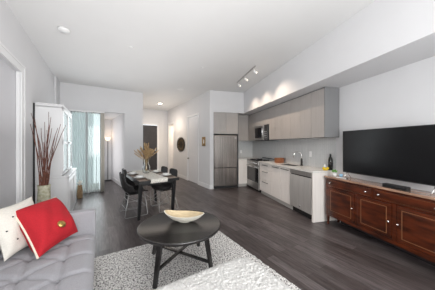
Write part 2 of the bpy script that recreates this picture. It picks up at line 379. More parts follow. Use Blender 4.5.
for i in range(16): MB().box(-1.05+i*.13, -1.03+i*.13, -.01, .01, 0, 1.03).build('baluster', M['trim'], rl)

# ================================================================== CURTAIN
cu = thing('sheer_curtain', 'sheer pale green-grey curtain hanging over the glass terrace door', 'curtain', A(-.29, BF-.10, 0), AANG)
def cur(u, v):
    x = -.38+u*.78; ph = u*2*PI*13
    return (x, .022*math.sin(ph)+.008*math.sin(ph*.37+1), .02+v*2.30)
MB().grid(cur, 240, 6).build('curtain_cloth', M['curtain'], cu)
MB().box(-.42, .42, -.02, .03, 2.325, 2.365).build('curtain_rail', M['trim'], cu)
def cur2(u, v):
    x = .33+u*.09; ph = u*2*PI*3
    return (x, -.035+.016*math.sin(ph), .02+v*2.30)
solidify(MB().grid(cur2, 40, 4).build('curtain_edge', M['cream_fab'], cu), .003)

# ================================================================== SOFA
SZ = .40
sf = thing('tufted_sofa', 'light grey tufted fabric sofa along the left wall', 'sofa', A(-.48, 1.68, 0), AANG)
# local x -.45..+.45 (front +), y -1.04..1.04
MB().box(-.43, .42, -1.0, 1.0, .13, .27, bev=.02).build('base_frame', M['sofa'], sf)
tufts = [(x, y) for i, x in enumerate((-.28, -.03, .22)) for y in [k*.30+(.15 if i % 2 else 0)-.75 for k in range(6)]]
def dline(px, py, q, r_):
    ax, ay = q; bx, by = r_; t = max(0, min(1, ((px-ax)*(bx-ax)+(py-ay)*(by-ay))/((bx-ax)**2+(by-ay)**2)))
    return math.hypot(px-ax-t*(bx-ax), py-ay-t*(by-ay))
segs = []
for i, p in enumerate(tufts):
    for q in tufts[i+1:]:
        if .2 < math.hypot(p[0]-q[0], p[1]-q[1]) < .305: segs.append((p, q))
for p in tufts:
    if p[0] > .2: segs.append((p, (.46, p[1])))
def seat(u, v):
    x, y = -.42+u*.86, -.90+v*1.80
    e = min((.44-x)/.09, 1); ey = min((y+.90)/.05, (.90-y)/.05, 1)
    z = SZ+.02 - .07*(1-math.sqrt(max(0, 1-(1-e)**2))) - .04*(1-math.sqrt(max(0, 1-(1-ey)**2)))
    for t in tufts: z -= .030*math.exp(-((x-t[0])**2+(y-t[1])**2)/.0013)
    dm = min(dline(x, y, a, b) for a, b in segs)
    z -= .020*math.exp(-dm*dm/.0004)
    return (x, y, z)
m = MB().grid(seat, 72, 140)
ring = [(-.42, -.90), (.44, -.90), (.44, .90), (-.42, .90)]
m.prism(ring, .27, SZ-.055); m.build('seat_cushion', M['sofa'], sf)
for t in tufts: MB().lathe([(0, .006), (.010, .004), (.012, 0), (.0, -.002)], (t[0], t[1], SZ-.012), 10).build('tuft_button', M['sofa'], sf)
def rbox(mb, x0, x1, y0, y1, z0, z1, b): return mb.box(x0, x1, y0, y1, z0, z1, bev=b)
for s in (1, -1): subsurf(rbox(MB(), -.45, .45, s*.905 if s > 0 else -1.04, 1.04 if s > 0 else -.905, .13, .66, .028).build('arm', M['sofa'], sf), 1)
def bk(u, v):
    y, z = -.90+u*1.80, .40+v*.38
    return (-.26-.06*v-.02*math.cos(u*2*PI*6)*math.sin(v*PI)-.03*(2*v-1)**4, y, z)
m = MB().grid(bk, 90, 20); m.box(-.45, -.31, -.90, .90, .27, .76, bev=.03); m.build('backrest', M['sofa'], sf)
for x in (-.36, .33):
    for y in (-.9, .9): MB().bar((x, y, .135), (x*1.03, y*1.02, 0), .045, .045, .03, .03).build('leg', M['table_black'], sf)

# ------------------------------------------------------------------ pillows
def pillow(name, label, corners, thick, m, piping=None, pinch=.10):
    P = [A(*c) for c in corners]; c0 = sum(P, Vector())/4; Q = [p-c0 for p in P]
    nrm = ((Q[1]-Q[0]).cross(Q[3]-Q[0])).normalized()
    o = thing(name, label, 'cushion', c0)
    def base(u, v):
        # pull edge middles inwards
        u2 = u + pinch*.5*(0.5-u)*2*(4*v*(1-v))*abs(2*u-1)**3; v2 = v + pinch*.5*(0.5-v)*2*(4*u*(1-u))*abs(2*v-1)**3
        return Q[0]*(1-u2)*(1-v2)+Q[1]*u2*(1-v2)+Q[2]*u2*v2+Q[3]*(1-u2)*v2
    def th(u, v):
        a = max(0, 1-abs(2*u-1)**2.6); b = max(0, 1-abs(2*v-1)**2.6)
        return thick*.5*(a*b)**.55*(1+.07*math.sin(9*u+4*v)*math.sin(7*v)+.04*math.sin(17*u-9*v+2))
    mb = MB()
    mb.grid(lambda u, v: base(u, v)+nrm*th(u, v), 30, 30); mb.grid(lambda u, v: base(u, v)-nrm*th(u, v), 30, 30)
    mb.build('cushion_cover', m, o)
    if piping:
        MB().tube([base(.0, t/20) for t in range(21)], .0085, 8).build('piping', piping, o)
        MB().tube([base(.60+.40*t/12, 1) for t in range(13)], .0085, 8).build('piping', piping, o)
    return o, base, nrm, th
wo, wb, wnrm, wth = pillow('cream_cushion', 'cream cushion with small dark buttons leaning behind the red one', [(-.66, 2.25, .445), (-.46, 2.60, .44), (-.60, 2.73, .86), (-.80, 2.34, .85)], .13, M['cream_fab'])
for u, v in ((.25, .28), (.30, .72), (.72, .3), (.72, .75), (.12, .5)):
    q = wb(u, v)+wnrm*(wth(u, v)); MB().lathe([(0, .006), (.006, .004), (.008, 0), (.006, -.005)], q, 10).build('button', M['black'], wo)
ro, rb, rn, rth = pillow('red_cushion', 'red cushion with cream piping and a gold button on the sofa', [(-.435, 2.15, .45), (-.19, 2.54, .47), (-.42, 2.84, .80), (-.675, 2.46, .795)], .25, M['red'], M['piping'], .06)
q = rb(.50, .26); sgn = 1 if (A(0, 0)-0*rn).dot(rn) >= 0 else 1
face = 1 if rn.dot(Vector((0, 0, 1.4))-(ro.location)) > 0 else -1
bm_ = MB()
bx = rn.orthogonal().normalized(); by = rn.cross(bx); cc = q+rn*face*(rth(.50, .26)+.002)
vs = [cc+rn*face*.014]; n = 16
for r_, h_ in ((.022, .012), (.036, .005), (.038, -.004)):
    for k in range(n): vs.append(cc+(bx*math.cos(2*PI*k/n)+by*math.sin(2*PI*k/n))*r_+rn*face*h_)
fs = [[0, 1+k, 1+(k+1) % n] for k in range(n)]
for i in range(2):
    for k in range(n): fs.append([1+i*n+k, 1+i*n+(k+1) % n, 1+(i+1)*n+(k+1) % n, 1+(i+1)*n+k])
bm_.add(vs, fs, 0, True); bm_.build('gold_button', M['gold'], ro)

# ================================================================== RUG, OTTOMAN
rg = MB()
def rugtop(u, v):
    x, y = -.12+u*1.76, .35+v*2.45
    return (x, y, .016+.003*math.sin(x*71+y*13)*math.sin(y*67)+random.uniform(-.003, .003))
rg.grid(rugtop, 160, 220); rg.box(-.12, 1.64, .35, 2.80, .002, .014)
tag(rg.build('area_rug', M['rug'], rz=AANG), 'speckled grey and white area rug under the round coffee table', 'rug')

ot = thing('fluffy_ottoman', 'white fluffy low ottoman on the rug in the foreground', 'ottoman', A(.635, .90, .033), AANG)
def rrect(t, hx, hy, r_):
    # rounded-rect param
    segs_ = []; n = 10
    for cx, cy, a0 in ((hx-r_, hy-r_, 0), (-hx+r_, hy-r_, 90), (-hx+r_, -hy+r_, 180), (hx-r_, -hy+r_, 270)):
        for k in range(n+1):
            a = R(a0+90*k/n); segs_.append((cx+r_*math.cos(a), cy+r_*math.sin(a)))
    return segs_
def loft(levels, mi=0, n=44):
    vs = []; fs = []
    for (hx, hy, r_, z) in levels: vs += [(x, y, z) for x, y in rrect(0, hx, hy, r_)]
    for i in range(len(levels)-1):
        for k in range(n): fs.append([i*n+k, i*n+(k+1) % n, (i+1)*n+(k+1) % n, (i+1)*n+k])
    fs.append([(len(levels)-1)*n+k for k in range(n)]); fs.append(list(range(n))[::-1])
    return vs, fs
m = MB()
def otop(u, v):      # superellipse-mapped dense top
    x, y = (2*u-1), (2*v-1)
    X, Y = x*.5, y*.46
    hx, hy, r_ = .49, .45, .15
    # squash square to rounded rect
    cx, cy = max(0, abs(X)-(hx-r_)), max(0, abs(Y)-(hy-r_))
    dd_ = math.hypot(cx, cy)
    if cx > 0 and cy > 0:
        k = min(cx/r_, 1e9); mxx = max(cx, cy)
        f = (mxx/dd_); cx, cy = cx*f, cy*f
        X = math.copysign(hx-r_+cx, X); Y = math.copysign(hy-r_+cy, Y); dd_ = math.hypot(cx, cy)
    e = min(1, max(0, 1-dd_/(r_+.01)))
    z = .405+.02*(1-x*x)*(1-y*y)-.07*(1-math.sqrt(max(0, 1-(1-min(1, e*1.8))**2)))
    fl = .0025*(math.sin(X*95+3*math.sin(Y*40))*math.sin(Y*88+2*math.sin(X*57)))+random.uniform(-.006, .006)
    return (X+random.uniform(-.002, .002), Y+random.uniform(-.002, .002), z+fl)
m.grid(otop, 170, 160)
vs, fs = loft([(.47, .43, .13, .08), (.495, .455, .15, .14), (.50, .46, .155, .30), (.485, .445, .15, .352)]); m.add(vs, fs, 0, True)
m.build('cushion_top', M['fluff'], ot)
for x in (-.36, .36):
    for y in (-.32, .32): MB().lathe([(.016, 0), (.024, .085)], (x, y, .002), 12).build('leg', M['table_black'], ot)

# ================================================================== COFFEE TABLE
ct = thing('round_coffee_table', 'round black coffee table on crossed legs standing on the rug', 'coffee table', (-.43, 2.24, .018), 0)
ZT = .462; RT = .466
MB().lathe([(0, ZT-.032), (RT-.03, ZT-.032), (RT-.006, ZT-.026), (RT, ZT-.012), (RT, ZT+.002), (RT-.004, ZT+.006), (RT-.012, ZT+.005), (RT-.018, ZT), (0, ZT)], n=72).build('table_top', M['table_black'], ct)
angs = [R(-28), R(66), R(152), R(-114)]
def lp(th, z): r_ = .425-.09*z/ZT; return Vector((r_*math.cos(th), r_*math.sin(th), z))
for th in angs:
    MB().bar(lp(th, ZT-.03), lp(th, .003), .052, .034, .036, .028, side=(-math.sin(th), math.cos(th), 0)).build('leg', M['table_black'], ct)
for i, th in enumerate((angs[0], angs[1])):
    MB().bar(lp(th, .13+.022*i), lp(th+PI, .13+.022*i), .03, .02, side=(-math.sin(th), math.cos(th), 0)).build('stretcher', M['table_black'], ct)
bl = thing('long_bowl', 'long pale wooden boat-shaped bowl on the coffee table', 'bowl', (-.40, 2.31, .018+ZT+.001), R(-4))
def bowlf(rad, h, off=0):
    def f(u, v):
        t = 2*PI*u; r_ = v**.62
        x = rad*r_*math.cos(t)*(1+.0*v); y = rad*.50*r_*math.sin(t)*(1-.12*math.cos(t)**2)
        z = off+h*(v**1.7)+.042*(v**2)*(abs(math.cos(t))**3)*(.9 if math.cos(t) < 0 else .35)
        return (x, y, z)
    return f
MB().grid(bowlf(.245, .082, 0.004), 64, 16, closed_u=True).add([(.07*math.cos(2*PI*k/24), .04*math.sin(2*PI*k/24), z) for z in (0, .006) for k in range(24)], [list(range(24))]+[[k, (k+1) % 24, 24+(k+1) % 24, 24+k] for k in range(24)], 0, True).build('bowl_outside', M['bowl_out'], bl)
MB().grid(bowlf(.232, .072, .016), 64, 16, closed_u=True).build('bowl_inside', M['bowl_in'], bl)
f1, f2 = bowlf(.245, .082, .004), bowlf(.232, .072, .016)
MB().grid(lambda u, v: Vector(f1(u, 1))*(1-v)+Vector(f2(u, 1))*v, 64, 2, closed_u=True).build('bowl_rim', M['bowl_out'], bl)

# ================================================================== DINING SET
DT = R(5)
dt = thing('dining_table', 'rectangular dining table with brown wood top and black legs', 'dining table', A(.905, 4.33, 0), AANG+DT)
MB().box(-.365, .365, -.72, .72, .728, .75, bev=.003).build('table_top', M['dining_wood'], dt)
MB().box(-.375, .375, -.73, -.7205, .70, .752).box(-.375, .375, .7205, .73, .70, .752).box(-.375, -.3655, -.7205, .7205, .70, .752).box(.3655, .375, -.7205, .7205, .70, .752).build('edge_band', M['black'], dt)
MB().box(-.31, .31, -.62, -.60, .65, .727).box(-.31, .31, .60, .62, .65, .727).box(-.33, -.31, -.62, .62, .65, .727).box(.31, .33, -.62, .62, .65, .727).build('apron', M['black'], dt)
for x in (-1, 1):
    for y in (-1, 1): MB().bar((x*.32, y*.62, .727), (x*.33, y*.50, 0), .062, .062, .045, .045).build('leg', M['black'], dt)
def on_table(x, y, z=.752):
    c, s = math.cos(DT), math.sin(DT); return A(.905+c*x-s*y, 4.33+s*x+c*y, z)
# runner
def run(u, v):
    x = -.19+u*.31; y = -.80+v*1.42
    if y < -.742: yy = -.742; z = .765-(-.742-y)*1.0
    else: yy, z = y, .767
    if y < -.742: z = .765-(-.742-y); yy = -.745-.012
    fl = .006*math.sin(u*38)*math.sin(v*90)+random.uniform(-.006, .006)
    return (x+.008*math.sin(v*31)+random.uniform(-.003, .003), yy+random.uniform(-.004, .004)+(0 if y > -.742 else -.006), z+fl if y > -.742 else z+.004*math.sin(u*60))
o = MB().grid(run, 44, 120).build('fur_runner', M['runner'], None, A(.905, 4.33, 0), AANG+DT); solidify(o, .018, 0)
tag(o, 'ivory fluffy fur runner down the middle of the dining table', 'table runner')
seats = [(-.27, -.36, 'near left'), (-.27, .22, 'far left'), (.25, -.36, 'near right'), (.25, .22, 'far right')]
pm = plate = None
for x, y, w_ in seats:
    if pm is None:
        pm = MB().box(-.09, .09, -.20, .20, 0, .004, bev=.001).build('placemat', M['placemat'])
        o = pm
    else: o = copy_tree(pm)
    o.location = on_table(x, y, .753); o.rotation_euler = (0, 0, AANG+DT)
    tag(o, f'brown woven placemat at the {w_} seat of the dining table', 'placemat', 'placemats on the dining table')
    if plate is None:
        plate = thing('dinner_plate', '', 'plate')
        MB().lathe([(0, 0), (.055, 0), (.065, .004), (.112, .016), (.113, .019), (.064, .009), (0, .007)], n=32).build('plate_disc', M['porcelain'], plate)
        MB().lathe([(0, .008), (.035, .008), (.042, .012), (.075, .042), (.072, .044), (.038, .018), (0, .016)], n=28).build('soup_bowl', M['porcelain'], plate)
        o = plate
    else: o = copy_tree(plate)
    o.location = on_table(x, y, .7575)
    tag(o, f'white plate and bowl set at the {w_} seat of the dining table', 'plate', 'place settings')

# chairs
def make_chair():
    t = thing('dining_chair', '', 'chair')
    # faces +x ; back at -x
    prof = [(.22, .445), (.16, .452), (.05, .438), (-.07, .435), (-.155, .462), (-.20, .53), (-.222, .62), (-.238, .72), (-.25, .815), (-.255, .84)]
    def pf(v):
        k = v*(len(prof)-1); i = min(int(k), len(prof)-2); f = k-i
        return prof[i][0]*(1-f)+prof[i+1][0]*f, prof[i][1]*(1-f)+prof[i+1][1]*f
    def shell(u, v):
        x, z = pf(v); w_ = .225*(1-.10*v)*(1-.35*max(0, v-.86)/.14*max(0, v-.86)/.14)
        s = 2*u-1; lift = abs(s)**3
        arm = math.exp(-((v-.50)/.17)**2)
        return (x+lift*(.10*arm+.05*(v > .5)*(v-.5)*2), s*w_+math.copysign(.035*arm*abs(s)**2, s), z+lift*(.09*arm+.03*(v < .5)))
    solidify(subsurf(MB().grid(shell, 21, 30).build('seat_shell', M['chair_black'], t), 0), .016)
    for s in (-1, 1):
        y = s*.25; y2 = s*.12
        MB().tube([(.08, y2, .425), (.17, y2*1.2, .415), (.205, y, .03), (.19, y, .009), (.0, y, .009), (-.20, y, .009), (-.215, y, .03), (-.13, y2*1.2, .41), (-.05, y2, .422)], .0065, 8).build('sled_leg', M['wire'], t)
    MB().tube([(.19, -.205, .17), (.19, .205, .17)], .0055).build('cross_wire', M['wire'], t)
    MB().tube([(-.19, -.205, .17), (-.19, .205, .17)], .0055).build('cross_wire', M['wire'], t)
    for s in (-1, 1): MB().tube([(.19, s*.205, .17), (-.14, s*.15, .37)], .005).build('brace_wire', M['wire'], t)
    MB().box(-.12, .14, -.15, .15, .412, .428, bev=.004).build('seat_plate', M['black'], t)
    return t
ch0 = make_chair()
for i, (a, b, rz, lab) in enumerate([(.60, 4.25, 0, 'black shell chair tucked in at the near left of the dining table'), (.70, 4.84, 0, 'black shell chair tucked in at the far left of the dining table'),
                                     (1.225, 4.24, PI, 'black shell chair at the near right side of the dining table'), (1.18, 4.80, PI, 'black shell chair at the far right side of the dining table')]):
    c = ch0 if i == 0 else copy_tree(ch0)
    c.location = A(a, b, 0); c.rotation_euler = (0, 0, AANG+DT+rz); tag(c, lab, 'chair', 'chairs around the dining table')

# vase and pampas on the table
vp = on_table(-.02, .08, .778)
gv = thing('glass_vase', 'clear glass vase with a pinched waist on the dining table', 'vase', vp)
MB().lathe([(0, 0), (.055, 0), (.075, .02), (.085, .07), (.075, .12), (.05, .17), (.048, .20), (.06, .25), (.062, .26), (.056, .25), (.044, .20), (.046, .17), (.07, .12), (.08, .07), (.07, .025), (.05, .006), (0, .006)], n=28).build('vase_body', M['glass'], gv); gv.scale = (1, 1, 1.2)
pg = thing('dried_pampas', 'golden dried pampas plumes standing in the glass vase', 'dried flowers', vp+Vector((0, 0, .05)))
for i in range(32):
    th = 2*PI*i/32*5+random.uniform(-.2, .2); sp = [.04, .12, .19, .25, .16][i % 5]+random.uniform(-.02, .03)
    hh = .585-.75*sp+random.uniform(-.07, .05)
    tip = Vector((sp*math.cos(th)*1.0, sp*math.sin(th), hh)); base_ = Vector((.02*math.cos(th+PI), .02*math.sin(th+PI), 0)); mid = Vector((tip.x*.18, tip.y*.18, hh*.8))
    pts = []
    for k in range(14):
        t = k/13; pts.append(base_*(1-t)**2+mid*2*t*(1-t)+tip*t*t)
    st = MB().tube(pts[:9], .0022, 5); p0, p1 = pts[7], pts[13]
    for k in range(70):          # feathery tufts along the head
        t = random.random(); c = p0.lerp(p1, t)+Vector((0, 0, .01)); dr = (p1-p0).normalized()
        w = .006+.020*math.sin(PI*min(1, t*.9+.05)); ax = Vector((random.uniform(-1, 1), random.uniform(-1, 1), random.uniform(-1, 1)))
        ax = (ax-dr*ax.dot(dr)).normalized(); q = c+ax*w+dr*.035; sd = dr.cross(ax)*.004
        st.add([c-sd, c+sd, q+sd*.5, q-sd*.5], [[0, 1, 2, 3]])
    st.build('plume', M['pampas'], pg)

# ================================================================== WHITE HUTCH (A frame)
hu = thing('white_hutch', 'tall white hutch cabinet with glass doors against the left wall', 'cabinet', A(XL, 4.39, 0), AANG)
# local x 0.. toward room, y along wall
HL = 1.33
MB().box(.025, .38, 0, .02, .84, 2.07).box(.025, .38, HL-.02, HL, .84, 2.07).box(.025, .38, 0, HL, 2.05, 2.08).box(.025, .04, .02, HL-.02, .84, 2.05).box(.04, .35, .02, HL-.02, 1.42, 1.44).build('upper_case', M['white_lac'], hu)
MB().box(.025, .392, -.006, HL+.006, 2.08, 2.10, bev=.003).box(.025, .402, -.010, HL+.01, 2.10, 2.115, bev=.004).build('cornice', M['white_lac'], hu)
MB().box(.025, .46, 0, HL+.05, .03, .80, bev=.004).build('lower_case', M['white_lac'], hu)
MB().box(.025, .485, -.005, HL+.07, .80, .838, bev=.006).build('counter_ledge', M['white_lac'], hu)
MB().box(.0251, .470, -.001, HL+.06, .001, .09, bev=.003).build('plinth', M['white_lac'], hu)
MB().box(.002, .024, -.012, .01, .02, 2.10).build('dark_back_edge', M['black'], hu)
for k in range(2):
    y0, y1 = .015+k*.655, .655+k*.655
    f = MB().box(.38, .40, y0, y0+.055, .85, 2.06).box(.38, .40, y1-.055, y1, .85, 2.06).box(.38, .40, y0, y1, 2.0, 2.06).box(.38, .40, y0, y1, .85, .90).box(.38, .40, y0, y1, 1.41, 1.46).build('glass_door', M['white_lac'], hu)
    MB().box(.388, .392, y0+.05, y1-.05, .88, 2.02).build('pane', M['cabglass'], f)
    MB().lathe([(.006, 0), (.006, .012), (.013, .02), (.0, .026)], (.40, y1-.03 if k == 0 else y0+.03, 1.435), 10, axis='x').build('knob', M['black'], f)
    f = MB().box(.46, .478, y0, y1+.03, .11, .78, bev=.003).build('panel_door', M['white_lac'], hu)
    MB().box(.478, .482, y0+.07, y1-.04, .18, .71).box(.482, .488, y0+.10, y1-.07, .21, .68, bev=.002).build('door_molding', M['trim'], f)
# floor vase with branches
V0 = A(-.70, 3.80, 0)
tv = thing('floor_vase', 'tall mottled cream vase standing on the floor past the far sofa arm', 'vase', V0)
MB().lathe([(0, 0), (.065, 0), (.07, .02), (.085, .25), (.082, .50), (.074, .68), (.072, .76), (.078, .80), (.070, .80), (.062, .76), (.060, .60), (0, .58)], n=28).build('vase_body', M['vase'], tv)
br_ = thing('twig_arrangement', 'bare reddish brown twigs standing in the tall cream vase', 'dried branches', V0+Vector((0, 0, .585)))
tips = [(31, 113), (35, 118), (33, 128), (38, 140), (41, 128), (45, 122), (47, 130), (49, 112), (50, 122), (52, 128), (55, 138), (44, 142), (58, 128), (61, 124), (66, 125), (53, 148), (40, 150), (48, 140), (30, 124), (51, 117)]
for i, (u, v) in enumerate(tips):
    Yd = V0.y+random.uniform(-.18, .18); tip = Vector(((u-217.5)*Yd/193, Yd, 1.40+(144.5-v)*Yd/193))
    tip -= V0+Vector((0, 0, .585)); base_ = Vector((random.uniform(-.035, .035), random.uniform(-.035, .035), 0.002))
    pts = []
    for k in range(9):
        t = k/8; p = base_.lerp(tip, t); bend = math.sin(t*PI)*.03
        p = Vector((p.x*(t**.6 if t else 0)*1.0+base_.x*(1-t)+ (0 if t == 0 else 0), p.y*(t**.4 if t else 0)+base_.y*(1-t), p.z)); p.x += random.uniform(-.006, .006)
        pts.append(p)
    MB().tube(pts, .008, 6, r2=.003).build('twig', M['branch'], br_)
# small wicker vase by the curtain
wv = thing('wicker_vase', 'small tan wicker vase on the floor beside the curtain', 'vase', A(-.43, 6.15, 0))
MB().lathe([(0, 0), (.05, 0), (.06, .02), (.065, .18), (.05, .30), (.055, .34), (.045, .34), (.04, .30), (0, .29)], n=20).build('vase_body', M['wicker'], wv)
dg = thing('dried_grass', 'tuft of pale dried grass in the small wicker vase', 'dried flowers', A(-.43, 6.15, .292))
m = MB()
for i in range(16):
    th = random.uniform(0, 2*PI); m.tube([(0, 0, 0), (.015*math.cos(th), .015*math.sin(th), .07), (.05*math.cos(th), .05*math.sin(th), random.uniform(.11, .17))], .004, 5, r2=.009)
m.build('grass_stems', M['cream_fab'], dg)

# floor lamp in the den
fl = thing('floor_lamp', 'slim black floor lamp with a lit bowl shade in the den', 'lamp', A(.285, 8.60, 0), AANG)
MB().lathe([(0, 0), (.11, 0), (.11, .015), (.10, .022), (.02, .03), (0, .03)], n=28).build('lamp_base', M['black'], fl)
MB().tube([(0, 0, .03), (0, 0, 1.56)], .012).build('pole', M['black'], fl)
MB().lathe([(.012, 1.54), (.05, 1.56), (.09, 1.62), (.10, 1.68), (.092, 1.68), (.045, 1.575), (.0, 1.565)], n=24).build('lamp_shade', M['lamp_glass'], fl)
d_ = bpy.data.lights.new('floor_lamp_light', 'POINT'); d_.energy = .6; d_.color = (1, .75, .5); d_.shadow_soft_size = .06
o = bpy.data.objects.new('floor_lamp_light', d_); COL.objects.link(o); o.location = A(.285, 8.60, 1.75)

# ================================================================== HALL WALL ART
ar = thing('round_wall_medallion', 'round dark bronze openwork medallion on the hall wall', 'wall art', A(2.949, 7.76, 1.40), AANG)
MB().lathe([(.0, -.006), (.27, -.006), (.275, -.012), (.275, -.0)], n=48, axis='x').build('backing_disc', M['bronze'], ar)
m = MB()
for r_ in (.30, .22, .14, .07):
    m.tube([(-.016, r_*math.cos(t*PI/24), r_*math.sin(t*PI/24)) for t in range(48)], .011 if r_ == .30 else .007, 6, closed=True)
m.build('rings', M['bronze'], ar)
m = MB()
for k in range(16):
    t = k*PI/8; c = (-.016, .18*math.cos(t), .18*math.sin(t))
    m.tube([(-.016, c[1]+.045*math.cos(j*PI/6), c[2]+.045*math.sin(j*PI/6)) for j in range(12)], .005, 5, closed=True)
m.build('petal_scrolls', M['brass'], ar)
ar.scale = (1, 1.5, 1.02)
sc = thing('brass_framed_picture', 'small brass framed picture on the wall left of the refrigerator', 'picture', A(2.949, 5.67, 1.50), AANG)
MB().box(-.02, 0, -.11, -.07, -.15, .15, bev=.004).box(-.02, 0, .07, .11, -.15, .15, bev=.004).box(-.02, 0, -.07, .07, -.15, -.11, bev=.004).box(-.02, 0, -.07, .07, .11, .15, bev=.004).build('frame', M['brass'], sc)
MB().box(-.010, -.001, -.07, .07, -.11, .11).build('picture_mat', M['brass'], sc)
MB().box(-.014, -.0101, -.03, .03, -.065, .065).build('picture', M['porcelain'], sc)

# ================================================================== KITCHEN (K frame)
PF, PU = 2.50, 2.648          # fronts of base and upper cabinets
def kthing(name, label, cat, p, s, z=0, group=None): return thing(name, label, cat, K(p, s, z), KANG, group)
# refrigerator: local x = p - 1.335, y = s - 5.93
rf = kthing('refrigerator', 'stainless steel bottom-freezer refrigerator set into the wall niche', 'refrigerator', 1.345, 5.93)
MB().box(.0, .775, .045, .66, .03, 1.70).build('case', M['black'], rf)
d1 = MB().box(.008, .767, 0, .044, .665, 1.695, bev=.006).build('upper_door', M['steel_f'], rf)
MB().box(.02, .75, -.002, .01, .653, .663).build('grip_recess', M['black'], d1)
d2 = MB().box(.008, .767, 0, .044, .08, .65, bev=.006).build('freezer_drawer', M['steel_f'], rf)
MB().box(.03, .74, .05, .62, .001, .03).build('base_grille', M['black'], rf)
MB().box(.70, .745, -.004, 0, 1.60, 1.62).build('badge', M['chrome'], d1)
# cabinet over refrigerator
cf = kthing('refrigerator_cabinet', 'grey cabinet above the refrigerator', 'cabinet', 1.33, 5.925, group=None)
MB().box(0, .812, .02, .68, 1.735, 2.42).build('case', M['upper_side'], cf)
for k in range(2): MB().box(.004+k*.405, .402+k*.405, 0, .018, 1.74, 2.415, bev=.002).build('door', M['upper'], cf)
# gable beside fridge
MB().box(.813, .830, 0, SB-.013-5.925, .001, 2.42).build('tall_side_panel', M['upper_side'], cf)
# upper on back wall
cb = kthing('corner_upper_cabinet', 'grey wall cabinet in the corner beside the refrigerator', 'cabinet', 2.165, 6.27)
MB().box(0, .48, .02, .335, 1.53, 2.42).build('case', M['upper_side'], cb)
MB().box(.003, .478, 0, .018, 1.532, 2.418, bev=.002).build('door', M['upper'], cb)
def upper(s0, s1, z0, label, doors):
    t = kthing('upper_cabinet', label, 'cabinet', PU, s0, group='grey upper kitchen cabinets')
    MB().box(.02, PW-.015-PU, .001, s1-s0-.001, z0, 2.42).build('case', M['upper_side'], t)
    wdt = (s1-s0)/doors
    for k in range(doors): MB().box(0, .018, .0035+k*wdt, (k+1)*wdt-.0035, z0+.001, 2.40, bev=.0015).build('door', M['upper'], t)
    return t
upper(5.72, 6.27, 1.53, 'grey upper cabinet between the corner and the microwave', 1)
upper(4.83, 5.72, 1.965, 'short grey upper cabinet directly above the microwave', 2)
upper(4.20, 4.83, 1.53, 'grey upper cabinet just right of the microwave', 2)
upper(3.52, 4.20, 1.53, 'grey upper cabinet over the sink, second from the right end', 2)
u_ = upper(2.868, 3.52, 1.53, 'grey upper cabinet at the right end of the row', 2)
MB().box(-.0, PW-.015-PU, -.018, 0, 1.528, 2.42).build('end_panel', M['upper_side'], u_)
# microwave
mw = kthing('microwave', 'stainless over-the-range microwave under the short cabinet', 'microwave', 2.60, 4.84)
ML = .87
MB().box(.025, .355, 0, ML, 1.52, 1.962, bev=.003).build('case', M['black'], mw)
dr = MB().box(0, .024, .20, ML-.005, 1.53, 1.955, bev=.004).build('door', M['steel'], mw)
MB().box(-.003, .0, .29, ML-.08, 1.60, 1.90).build('window', M['blackglass'], dr)
MB().tube([(-.002, .235, 1.58), (-.035, .235, 1.60), (-.035, .235, 1.89), (-.002, .235, 1.91)], .010).build('handle', M['chrome'], dr)
cp = MB().box(0, .024, .005, .196, 1.53, 1.955, bev=.004).build('control_panel', M['blackglass'], mw)
m = MB()
for i in range(3):
    for j in range(4): m.box(-.002, 0, .04+i*.045, .07+i*.045, 1.58+j*.055, 1.61+j*.055)
m.build('buttons', M['steel'], cp)
MB().box(-.002, 0, .04, .16, 1.85, 1.91).build('display', M['screen'], cp)
# base on back wall
bc = kthing('corner_base_cabinet', 'narrow cream base cabinet between refrigerator and range', 'cabinet', 2.165, 6.00)
MB().box(0, .33, .02, .60, .10, .888).build('case', M['base'], bc)
MB().box(.003, .20, 0, .018, .105, .885, bev=.002).box(.204, .325, 0, .018, .105, .885, bev=.002).build('door', M['base'], bc)
MB().box(0, .33, .06, .60, .001, .10).build('toe_kick', M['kick'], bc)
# range
rg_ = kthing('kitchen_range', 'stainless slide-in range with black oven glass', 'stove', PF-.02, 5.115)
RW = .865
MB().box(.04, PW-.02-PF, 0, RW, .06, .905).build('case', M['black'], rg_)
od = MB().box(0, .038, .01, RW-.01, .25, .78, bev=.004).build('oven_door', M['steel'], rg_)
MB().box(-.003, 0, .02, RW-.02, .275, .695).build('oven_window', M['blackglass'], od)
MB().tube([(.0, .06, .735), (-.045, .07, .735), (-.045, RW-.07, .735), (0, RW-.06, .735)], .012).build('handle', M['chrome'], od)
MB().box(.0, .038, .01, RW-.01, .07, .24, bev=.004).build('storage_drawer', M['steel'], rg_)
cpn = MB().box(-.01, .038, .005, RW-.005, .79, .90, bev=.006).build('control_panel', M['steel'], rg_)
for k in range(5): MB().lathe([(.022, 0), (.02, -.025), (0, -.027)], (-.01, .12+k*.155, .845), 14, axis='x').build('control_knob', M['chrome'], cpn)
ctp = MB().box(-.005, PW-.02-PF, -.002, RW+.002, .905, .922, bev=.003).build('cooktop', M['blackglass'], rg_)
m = MB()
for cx, cy in ((.12, .2), (.12, .65), (.34, .2), (.34, .65)):
    m = MB()
    for r_ in (.04, .09): m.tube([(cx+r_*math.cos(t*PI/10), cy+r_*math.sin(t*PI/10), .928) for t in range(20)], .006, 5, closed=True)
    m.bar((cx-.11, cy, .936), (cx+.11, cy, .936), .008, .012, side=(0, 0, 1)).bar((cx, cy-.11, .936), (cx, cy+.11, .936), .008, .012, side=(0, 0, 1))
    m.build('burner_grate', M['blackmatte'], rg_)
MB().box(.06, .4, .05, RW-.05, .001, .06).build('toe_kick', M['black'], rg_)
